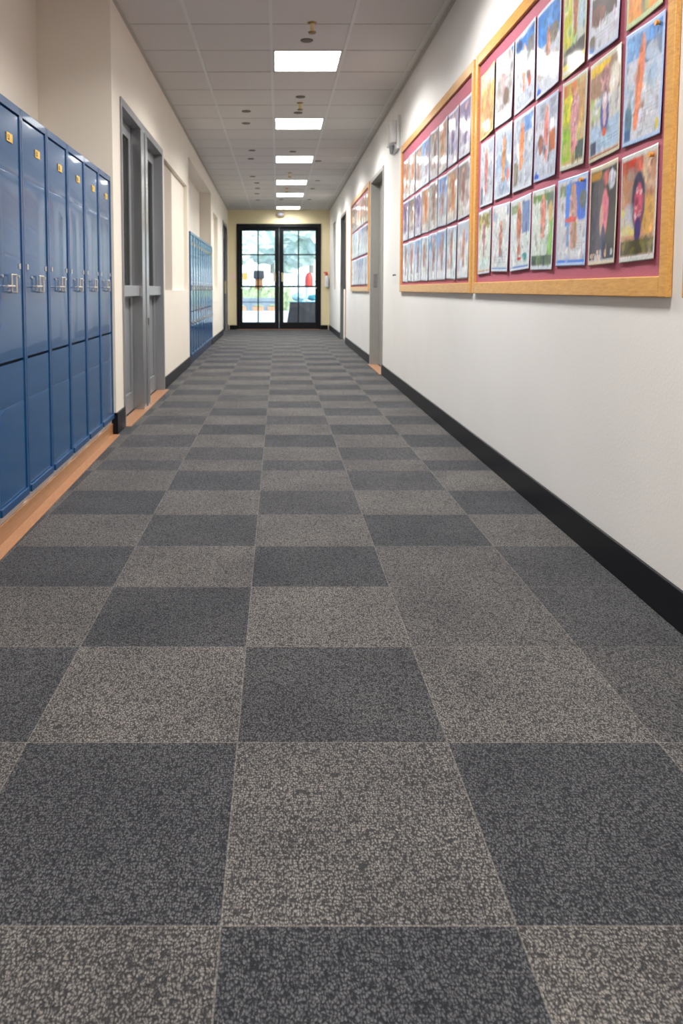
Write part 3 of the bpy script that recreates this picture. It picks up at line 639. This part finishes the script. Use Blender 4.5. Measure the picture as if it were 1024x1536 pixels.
p = P(0, 4, (206, 208, 216), 'bright blue and white'); p.rect(.5, .5, .95, .93, (36, 110, 214)); p.rect(.05, .8, .5, .92, (130, 140, 110)); p.ell(.85, .72, .12, .1, (90, 104, 110)); p.rect(.3, .45, .46, .92, (70, 130, 220)); p.figure(.56, .9, .22, (190, 150, 140), wide=.1); p.rect(.36, .2, .44, .5, (110, 150, 200)); p.rect(.6, .2, .68, .5, (150, 120, 80)); p.ell(.5, .52, .2, .03, (200, 80, 80)); p.text(.7, .14, .94, .5); p.rect(.05, .1, .95, .17, (216, 220, 228)); p.rect(0, 0, 1, .07, (52, 124, 226)); p.border((180, 204, 238), .04)
p = P(0, 5, (20, 22, 32), 'dark navy with a pink figure'); p.ell(.3, .62, .22, .3, (74, 74, 84)); p.ell(.25, .3, .2, .25, (60, 64, 86)); p.ell(.78, .82, .14, .09, (206, 210, 222)); p.rect(.05, .86, .4, .94, (176, 130, 50)); p.ell(.55, .85, .09, .07, (206, 110, 100)); p.ell(.54, .52, .12, .22, (226, 130, 146)); p.ell(.42, .45, .06, .15, (200, 160, 150)); p.ell(.5, .2, .09, .2, (50, 56, 92)); p.dabs(12, [(226, 190, 160), (200, 200, 210), (140, 90, 70)], .04, .9, (.08, .06, .92, .14)); p.rect(0, 0, 1, .05, (222, 222, 226)); p.rect(0, .95, 1, 1, (196, 200, 180)); p.border((216, 206, 186), .045)
p = P(0, 6, (190, 150, 122), 'brown with a pink oval figure'); p.rect(.03, .82, .5, .95, (186, 64, 44)); p.dabs(16, [(206, 180, 160), (176, 116, 86), (150, 140, 140)], .16, .6, (.05, .5, .95, .95)); p.rect(.03, .25, .45, .5, (206, 196, 150)); p.dabs(8, [(226, 214, 120), (190, 190, 210)], .12, .6, (.05, .25, .4, .55)); p.ell(.8, .4, .2, .18, (206, 160, 90)); p.ell(.5, .55, .17, .27, (56, 56, 84)); p.ell(.5, .9, .1, .08, (206, 110, 96)); p.ell(.5, .5, .11, .2, (206, 100, 120)); p.dabs(16, [(240, 200, 206), (140, 50, 84)], .04, .8, (.42, .34, .58, .66)); p.ell(.5, .28, .08, .12, (66, 50, 110)); p.rect(.03, .06, .97, .2, (70, 66, 34)); p.dabs(12, [(130, 120, 50), (40, 36, 26)], .08, .6, (.03, .06, .97, .2)); p.rect(0, 0, 1, .055, (226, 226, 230)); p.rect(0, .95, 1, 1, (196, 202, 200)); p.border((206, 208, 206), .045)
RN_ = ['bottom', 'middle', 'top']; CN = ['first', 'second', 'third', 'fourth', 'fifth', 'sixth', 'seventh', 'eighth']
for (r, c), (p, desc) in specs.items():
    p.detail(90, .045); p.vivid(1.18); p.grain(0.10)
    b, a = COLS[r][c]
    pin = (.86, .92) if (r, c) in ((0, 4), (0, 6), (1, 6)) else None
    poster(2.307, a, b, ROWZ[r][0]+random.uniform(-.006, .006), ROWZ[r][1]+random.uniform(-.006, .006), p,
           '%s poster, %s row, %s from left, nearest pinboard' % (desc, RN_[r], CN[c]), 'posters on the nearest pinboard', seed=r*10+c, pin=pin)
def filler(board, ya, yb, z0, z1, ncol, nu, nv, where, group, rowcols):
    gap = 0.018; w = (yb-ya)/ncol; h = (z1-z0)/3
    for r in range(3):
        for c in range(ncol):
            sd = 100*board+10*r+c; rr = random.Random(sd)
            pal, nm = rr.choice(rowcols[r])
            p = Paint(nu, nv, pal[0], sd)
            p.rect(0, .65, 1, .96, pal[1]); p.dabs(12, pal, .16)
            p.figure(rr.uniform(.4, .6), .88, .22, pal[2], wide=.12)
            p.rect(.1, .06, .9, .2, pal[3]); p.text(.12, .07, .88, .2)
            if rr.random() < .5: p.rect(0, 0, 1, .05, rr.choice([(60, 120, 200), (70, 140, 190), (206, 216, 230)]))
            p.border((206, 212, 226), .05); p.detail(70, .08); p.vivid(1.15); p.grain(.06)
            b = yb - c*w - gap/2; a = yb-(c+1)*w + gap/2
            poster(0, a, b, z0+r*h+gap/2, z0+(r+1)*h-gap/2+rr.uniform(-.008, 0), p,
                   '%s poster in the %s row, %s from the left, on the %s pinboard' % (nm, RN_[r], CN[c], where), group, seed=sd, curl=.005)
PAL_B = ([(198, 206, 222), (120, 156, 206), (150, 110, 110), (220, 224, 232)], 'pale blue')
PAL_W = ([(210, 216, 222), (176, 190, 206), (176, 120, 104), (226, 230, 234)], 'whitish')
PAL_O = ([(200, 186, 172), (170, 140, 120), (206, 126, 76), (214, 210, 206)], 'tan and orange')
PAL_G = ([(186, 182, 180), (128, 122, 120), (146, 104, 96), (210, 208, 210)], 'greyish')
PAL_V = ([(196, 190, 210), (130, 120, 160), (110, 96, 140), (214, 212, 224)], 'lilac grey')
filler(2, 4.80, 7.44, 1.058, 2.225, 8, 18, 32, 'middle', 'posters on the middle pinboard', [[PAL_W, PAL_B, PAL_W], [PAL_B, PAL_O, PAL_G, PAL_V], [PAL_G, PAL_O, PAL_B, PAL_V]])
filler(3, 10.44, 12.91, 1.05, 2.35, 8, 8, 16, 'distant', 'posters on the distant pinboard', [[PAL_B, PAL_W], [PAL_W, PAL_B], [PAL_O, PAL_G]])

# ------------------------------------------------------------------ fittings on walls
t = thing('emergency_light', 'white emergency light box high on the right wall beside the grey door', 'emergency light', rw(7.75, 2.40), -AR)
MB().box(-0.03, -0.001, 0, 0.42, 0.0, 0.33).build('back_plate', M['lamp_white'], t, bevel=0.006)
MB().box(-0.085, -0.03, 0.03, 0.16, 0.07, 0.29).build('lamp_head', M['lamp_white'], t, bevel=0.012)
MB().box(-0.085, -0.03, 0.25, 0.38, 0.07, 0.29).build('lamp_head', M['lamp_white'], t, bevel=0.012)
MB().cyl((-0.055, 0.21, 0.065), (-0.055, 0.21, -0.02), 0.028, 0.018).build('sensor', M['lamp_grey'], t, smooth=True)
o = MB().cyl((0, 0, 0), (-0.03, 0, 0), 0.006).cyl((-0.03, 0, 0), (-0.034, -0.05, -0.008), 0.005).build('wall_hook', M['base']); place(o, rw(7.95, 1.148), -AR)
tag(o, 'tiny black hook in the white wall left of the middle pinboard', 'hook')
# fire extinguisher sign-box right of end doors
t = thing('fire_extinguisher', 'small red topped fire extinguisher on the end wall right of the doors', 'fire extinguisher', (1.20, END-0.07, 1.06), 0)
MB().lathe([(0.045, 0.0), (0.05, 0.02), (0.05, 0.22), (0.035, 0.27), (0.018, 0.30)]).build('cylinder', M['label_white'], t, smooth=True)
MB().cyl((0, 0, 0.27), (0, 0, 0.34), 0.03).box(-0.07, 0.02, -0.015, 0.015, 0.34, 0.37).build('valve', M['red'], t)
MB().box(-0.03, 0.03, 0.045, 0.069, 0.05, 0.3).build('bracket', M['steel'], t)
o = MB().box(-0.05, 0.05, -0.012, -0.001, 0, 0.16).build('notice', plain('pink_notice', L(232, 206, 198), 0.6)); place(o, (-1.12, END, 1.24))
tag(o, 'small pinkish notice on the cream end wall left of the doors', 'notice')
# lamp above the end doors
t = thing('exit_lamp', 'small beige oval lamp on the cream wall above the end doors', 'lamp', (0.06, END, 2.84), 0)
MB().ball((0, -0.05, 0), 0.1, (1.15, 0.5, 0.62)).build('housing', M['beige'], t, smooth=True)
MB().ball((0, -0.085, 0.005), 0.05, (0.9, 0.5, 0.8)).build('lens', plain('blue_white_lens', L(150, 160, 196), 0.15), t, smooth=True)

# ------------------------------------------------------------------ ceiling fixtures
names = ['behind the camera'] * 2 + ['right above the camera', 'just out of the top of the photo', 'nearest in the photo', 'second in the photo', 'third in the photo', 'fourth in the photo', 'fifth in the photo', 'farthest, by the end doors']
def make_light(dy):
    t = thing('ceiling_light', '', 'ceiling light')
    w = XG[5]-XG[4]; e = 0.014
    MB().box(e, 0.028, e, dy-e, -0.002, 0.05).box(w-0.028, w-e, e, dy-e, -0.002, 0.05).box(0.028, w-0.028, e, 0.026, -0.002, 0.05).box(0.028, w-0.028, dy-0.026, dy-e, -0.002, 0.05).box(e, w-e, e, dy-e, 0.05, 0.07).build('frame', M['lamp_frame'], t)
    MB().box(0.028, w-0.028, 0.026, dy-0.026, 0.002, 0.010).build('diffuser', M['panel_light'], t)
    ld = bpy.data.lights.new('lamp', 'AREA'); ld.shape = 'RECTANGLE'; ld.size = w-0.06; ld.size_y = dy-0.06
    ld.energy = 58.0; ld.spread = math.radians(150); ld.color = (1.0, 0.985, 0.955)
    lo = bpy.data.objects.new('lamp', ld); C.objects.link(lo); lo.parent = t; lo.location = (w/2, dy/2, -0.001)
    return t
lp = None
for k, j in enumerate(LIGHTS):
    o = lp = make_light(0.6225) if lp is None else lp
    if k: o = copy_tree(lp)
    o.location = (XG[4], YG[j], H)
    o['label'] = 'square lit ceiling panel, %s' % names[k]
    if k < 2: o['label'] = 'square lit ceiling panel behind the camera, %s' % ['farthest back', 'front one'][k]
    if k == 2:
        for ch in o.children:
            if ch.type == 'LIGHT': ch.data = ch.data.copy(); ch.data.energy = 34.0
    if k == len(LIGHTS)-1:
        for ch in o.children:
            if ch.type == 'LIGHT': ch.data = ch.data.copy(); ch.data.energy = 18.0
    o['group'] = 'lit ceiling panels'

def make_sprinkler():
    t = thing('ceiling_sprinkler', '', 'sprinkler')
    MB().lathe([(0.030, 0.0), (0.036, -0.004), (0.030, -0.012), (0.014, -0.016)][::-1]).build('escutcheon', M['brass'], t, smooth=True)
    MB().lathe([(0.014, -0.07), (0.018, -0.05), (0.014, -0.03), (0.018, -0.014)]).build('body', M['gold'], t, smooth=True)
    MB().lathe([(0.010, -0.085), (0.026, -0.082), (0.030, -0.072), (0.012, -0.066)]).build('deflector', M['brass'], t, smooth=True)
    return t
sp0 = make_sprinkler()
for k, (x, dd) in enumerate(((.249, 5.64), (.23, 8.06), (.195, 12.9), (.17, 14.9))):
    o = sp0 if k == 0 else copy_tree(sp0)
    o.location = (x, dd+0.13, H+0.004)
    o['label'] = 'brass ceiling sprinkler, ' + ['nearest, before the first lit panel', 'second, before the second lit panel', 'third, beyond the third lit panel', 'fourth, beyond the fourth lit panel'][k]
    o['group'] = 'ceiling sprinklers'
def make_fitting():
    return MB().lathe([(0.024, -0.009), (0.046, -0.007), (0.050, -0.004), (0.050, 0.0)]).build('ceiling_vent', M['fitting'], smooth=True)
f0 = make_fitting()
rowsf = (('left row', [(-.35, 8.43), (-.377, 9.04), (-.366, 10.8), (-.41, 11.5), (-.44, 13.3), (-.39, 14.1), (-.40, 14.85), (-.43, 15.7), (-.44, 16.8)]),
         ('right row', [(.61, 11.7), (.71, 13.8), (.67, 14.9), (.68, 16.7)]),
         ('middle row', [(.225, 6.03), (.226, 7.80), (.22, 8.5), (.21, 10.9), (.08, 16.7)]))
first = True
for rn, pts in rowsf:
    for k, (x, dd) in enumerate(pts):
        o = f0 if first else f0.copy()
        if not first: C.objects.link(o)
        first = False
        o.location = (x, dd+0.136, H)
        tag(o, 'dark round ceiling vent, %s from the camera in the %s' % (ORD[k], rn), 'ceiling vent', 'dark round ceiling vents')

# ------------------------------------------------------------------ outside the end doors
struct(MB().box(-14, 14, END+T, END+50, -0.12, -0.02).build('ground', M['paving']))
t = thing('draped_table', 'table under a dark cloth outside the right glass door', 'table', (0.72, 21.9, -0.02), 0)
mb = MB(); bm = mb.bm; n = 48; g = []
for z, k in ((0.0, 1.16), (0.2, 1.08), (0.45, 1.0), (0.64, 0.97), (0.66, 0.95)):
    row = []
    for i in range(n):
        a = 2*PI*i/n
        cx, cy = math.cos(a), math.sin(a); s = 1/max(abs(cx), abs(cy))**0.8
        wv = 1+0.05*math.sin(a*12)*(1-z/0.66)
        row.append(bm.verts.new((0.40*cx*s*k*wv, 0.3*cy*s*k*wv, z)))
    g.append(row)
for r0, r1 in zip(g[:-1], g[1:]):
    for i in range(n): bm.faces.new((r0[i], r0[(i+1) % n], r1[(i+1) % n], r1[i]))
bm.faces.new(g[-1]); bm.faces.new(g[0][::-1])
mb.build('table_cloth', M['cloth'], t, smooth=True)
MB().box(-0.42, 0.42, -0.31, 0.31, 0.655, 0.672).build('table_top', M['teal'], t, bevel=0.005)
o = MB().blob((0, 0, 0.13), 0.16, (1.3, 1, 0.75), 4, 0.12).build('fabric_bundle', plain('pale_blue_fabric', L(168, 206, 222), 0.7), smooth=True); place(o, (0.60, 21.8, 0.652)); tag(o, 'pale blue crumpled bundle lying on the dark draped table outside', 'bundle')
o = MB().blob((0, 0, 0.11), 0.13, (1.2, 1, 0.7), 9, 0.12).build('fabric_bundle', M['teal'], smooth=True); place(o, (1.0, 21.9, 0.652)); tag(o, 'teal crumpled bundle lying on the dark draped table outside', 'bundle')
t = thing('red_pillar', 'red round topped pillar seen through the right glass door', 'pillar', (1.04, 26, -0.02), 0)
MB().lathe([(0.13, 1.1), (0.135, 1.3), (0.12, 1.45), (0.07, 1.56), (0.01, 1.59)]).build('cap', M['red'], t, smooth=True)
MB().cyl((0, 0, 0.05), (0, 0, 1.1), 0.11).build('shaft', M['fence'], t, smooth=True)
MB().cyl((0, 0, 0), (0, 0, 0.06), 0.18).build('foot', M['stone'], t)
t = thing('hooded_post', 'brown post with a dark hood outside the left glass door', 'post', (-0.70, 28, -0.02), 0)
MB().box(-0.13, 0.13, -0.13, 0.13, 0, 1.40).build('post', M['brown'], t, bevel=0.01)
MB().box(-0.19, 0.19, -0.19, 0.19, 1.40, 1.70).build('hood', M['navy'], t, bevel=0.04)
t = thing('sign_post', 'small orange sign on a thin pole outside', 'sign', (-1.16, 27, -0.02), 0)
MB().cyl((0, 0, 0), (0, 0, 1.4), 0.02).build('pole', M['fence'], t)
MB().box(-0.08, 0.08, -0.03, -0.02, 1.35, 1.6).build('sign_plate', M['orange'], t)
o = MB().box(-3.5, 0.65, 0, 0.35, 0, 0.62).box(-3.5, 0.65, -0.03, 0.38, 0.62, 0.75).build('stone_bench', M['stone'], bevel=0.02); place(o, (-0.6, 24.5, -0.02)); tag(o, 'long blue grey stone bench outside the glass doors', 'bench')
mb = MB()
for k in range(16): mb.blob((-1.3+k*0.11, 0, 0.5+0.06*math.sin(k*2.1)), 0.3, (0.7, 0.6, 1.75), 60+k, 0.18)
o = mb.build('hedge', M['hedge'], smooth=False); place(o, (0.0, 26.0, -0.02)); tag(o, 'low yellowish green hedge behind the stone bench outside', 'hedge')
o = MB().box(-2.6, 0.35, 0, 0.4, 0, 0.36).build('low_wall', M['fence'], bevel=0.02); place(o, (0, 23.3, -0.02)); tag(o, 'low pale wall in front of the stone bench outside', 'wall')
for k, x in enumerate((-1.15, -0.62, -0.16)):
    t = thing('planter', '%s small orange planter on the low pale wall outside' % ['left', 'middle', 'right'][k], 'planter', (x, 23.5, 0.34), 0, 'orange planters outside')
    MB().box(-0.17, 0.17, -0.1, 0.1, 0, 0.14).build('box', M['brick'], t, bevel=0.01)
    MB().blob((0, 0, 0.15), 0.06, (2.2, 1.2, 0.6), 20+k, 0.3).build('plant', M['hedge'], t)
o = MB()
for k in range(60): o.box(-6+k*0.2, -6+k*0.2+0.17, 0, 0.03, 0, 1.7)
o.box(-6, 6, 0.03, 0.07, 0.4, 0.5).box(-6, 6, 0.03, 0.07, 1.3, 1.4)
o = o.build('fence', M['fence']); place(o, (0, 33, -0.02)); tag(o, 'pale board fence across the yard outside', 'fence')
for k, (x, y, h, r) in enumerate(((-2.6, 36, 3.4, 1.2), (1.6, 37, 4.3, 1.5), (-0.3, 40, 4.0, 1.5), (5.6, 38, 4.0, 1.4))):
    t = thing('tree', ['pale leafy tree behind the fence at far left', 'taller leafy tree behind the fence at right', 'leafy tree farthest back behind the fence', 'leafy tree behind the fence at far right'][k], 'tree', (x, y, -0.02), 0, 'trees outside')
    MB().cyl((0, 0, 0), (0, 0, h-r), 0.16, 0.1).build('trunk', M['bark'], t)
    mb = MB(); rr = random.Random(k)
    for q in range(9): mb.blob((rr.uniform(-.6, .6)*r, rr.uniform(-.6, .6)*r, h-r*0.6+rr.uniform(-.5, .6)*r), r*rr.uniform(.4, .6), (1, 1, .9), 40+q+9*k, 0.3)
    mb.build('crown', M['hedge_pale'], t)

# ------------------------------------------------------------------ sky, camera, view
w = bpy.data.worlds.new('sky'); bpy.context.scene.world = w; w.use_nodes = True; nt = w.node_tree
bg = nt.nodes['Background']; sk = nt.nodes.new('ShaderNodeTexSky'); sk.sky_type = 'HOSEK_WILKIE'
sk.sun_direction = Vector((0.5, -0.6, 0.6)).normalized(); sk.turbidity = 4.5
nt.links.new(sk.outputs[0], bg.inputs['Color']); bg.inputs['Strength'].default_value = 14.0
sd = bpy.data.lights.new('sun', 'SUN'); sd.energy = 4.0; sd.angle = 0.02; sd.color = (1, .96, .9)
so = bpy.data.objects.new('sun', sd); C.objects.link(so); so.rotation_euler = (math.radians(42), 0, math.radians(35)); so.location = (0, 25, 20)

cam = bpy.data.cameras.new('camera'); co = bpy.data.objects.new('camera', cam); C.objects.link(co)
F = 1150.0; TH = math.radians(4.0)
cam.sensor_fit = 'AUTO'; cam.sensor_width = 36.0; cam.lens = F/1536.0*36.0
co.location = (0, 0, 1.0); co.rotation_euler = (PI/2-TH, 0, 0)
cam.shift_x = (512-417)/1536.0
ypp = 434.0 + F*math.tan(TH)
cam.shift_y = -(768-ypp)/1536.0
cam.clip_start = 0.05; cam.clip_end = 200
cam.dof.use_dof = True; cam.dof.focus_distance = 1.9; cam.dof.aperture_fstop = 7.0
sc = bpy.context.scene; sc.camera = co
sc.view_settings.view_transform = 'Standard'; sc.view_settings.look = 'None'
sc.view_settings.gamma = 1.0; sc.view_settings.use_curve_mapping = False; sc.view_settings.exposure = 0.0
sc.cycles.use_denoising = True
sc.cycles.max_bounces = 10; sc.cycles.diffuse_bounces = 6
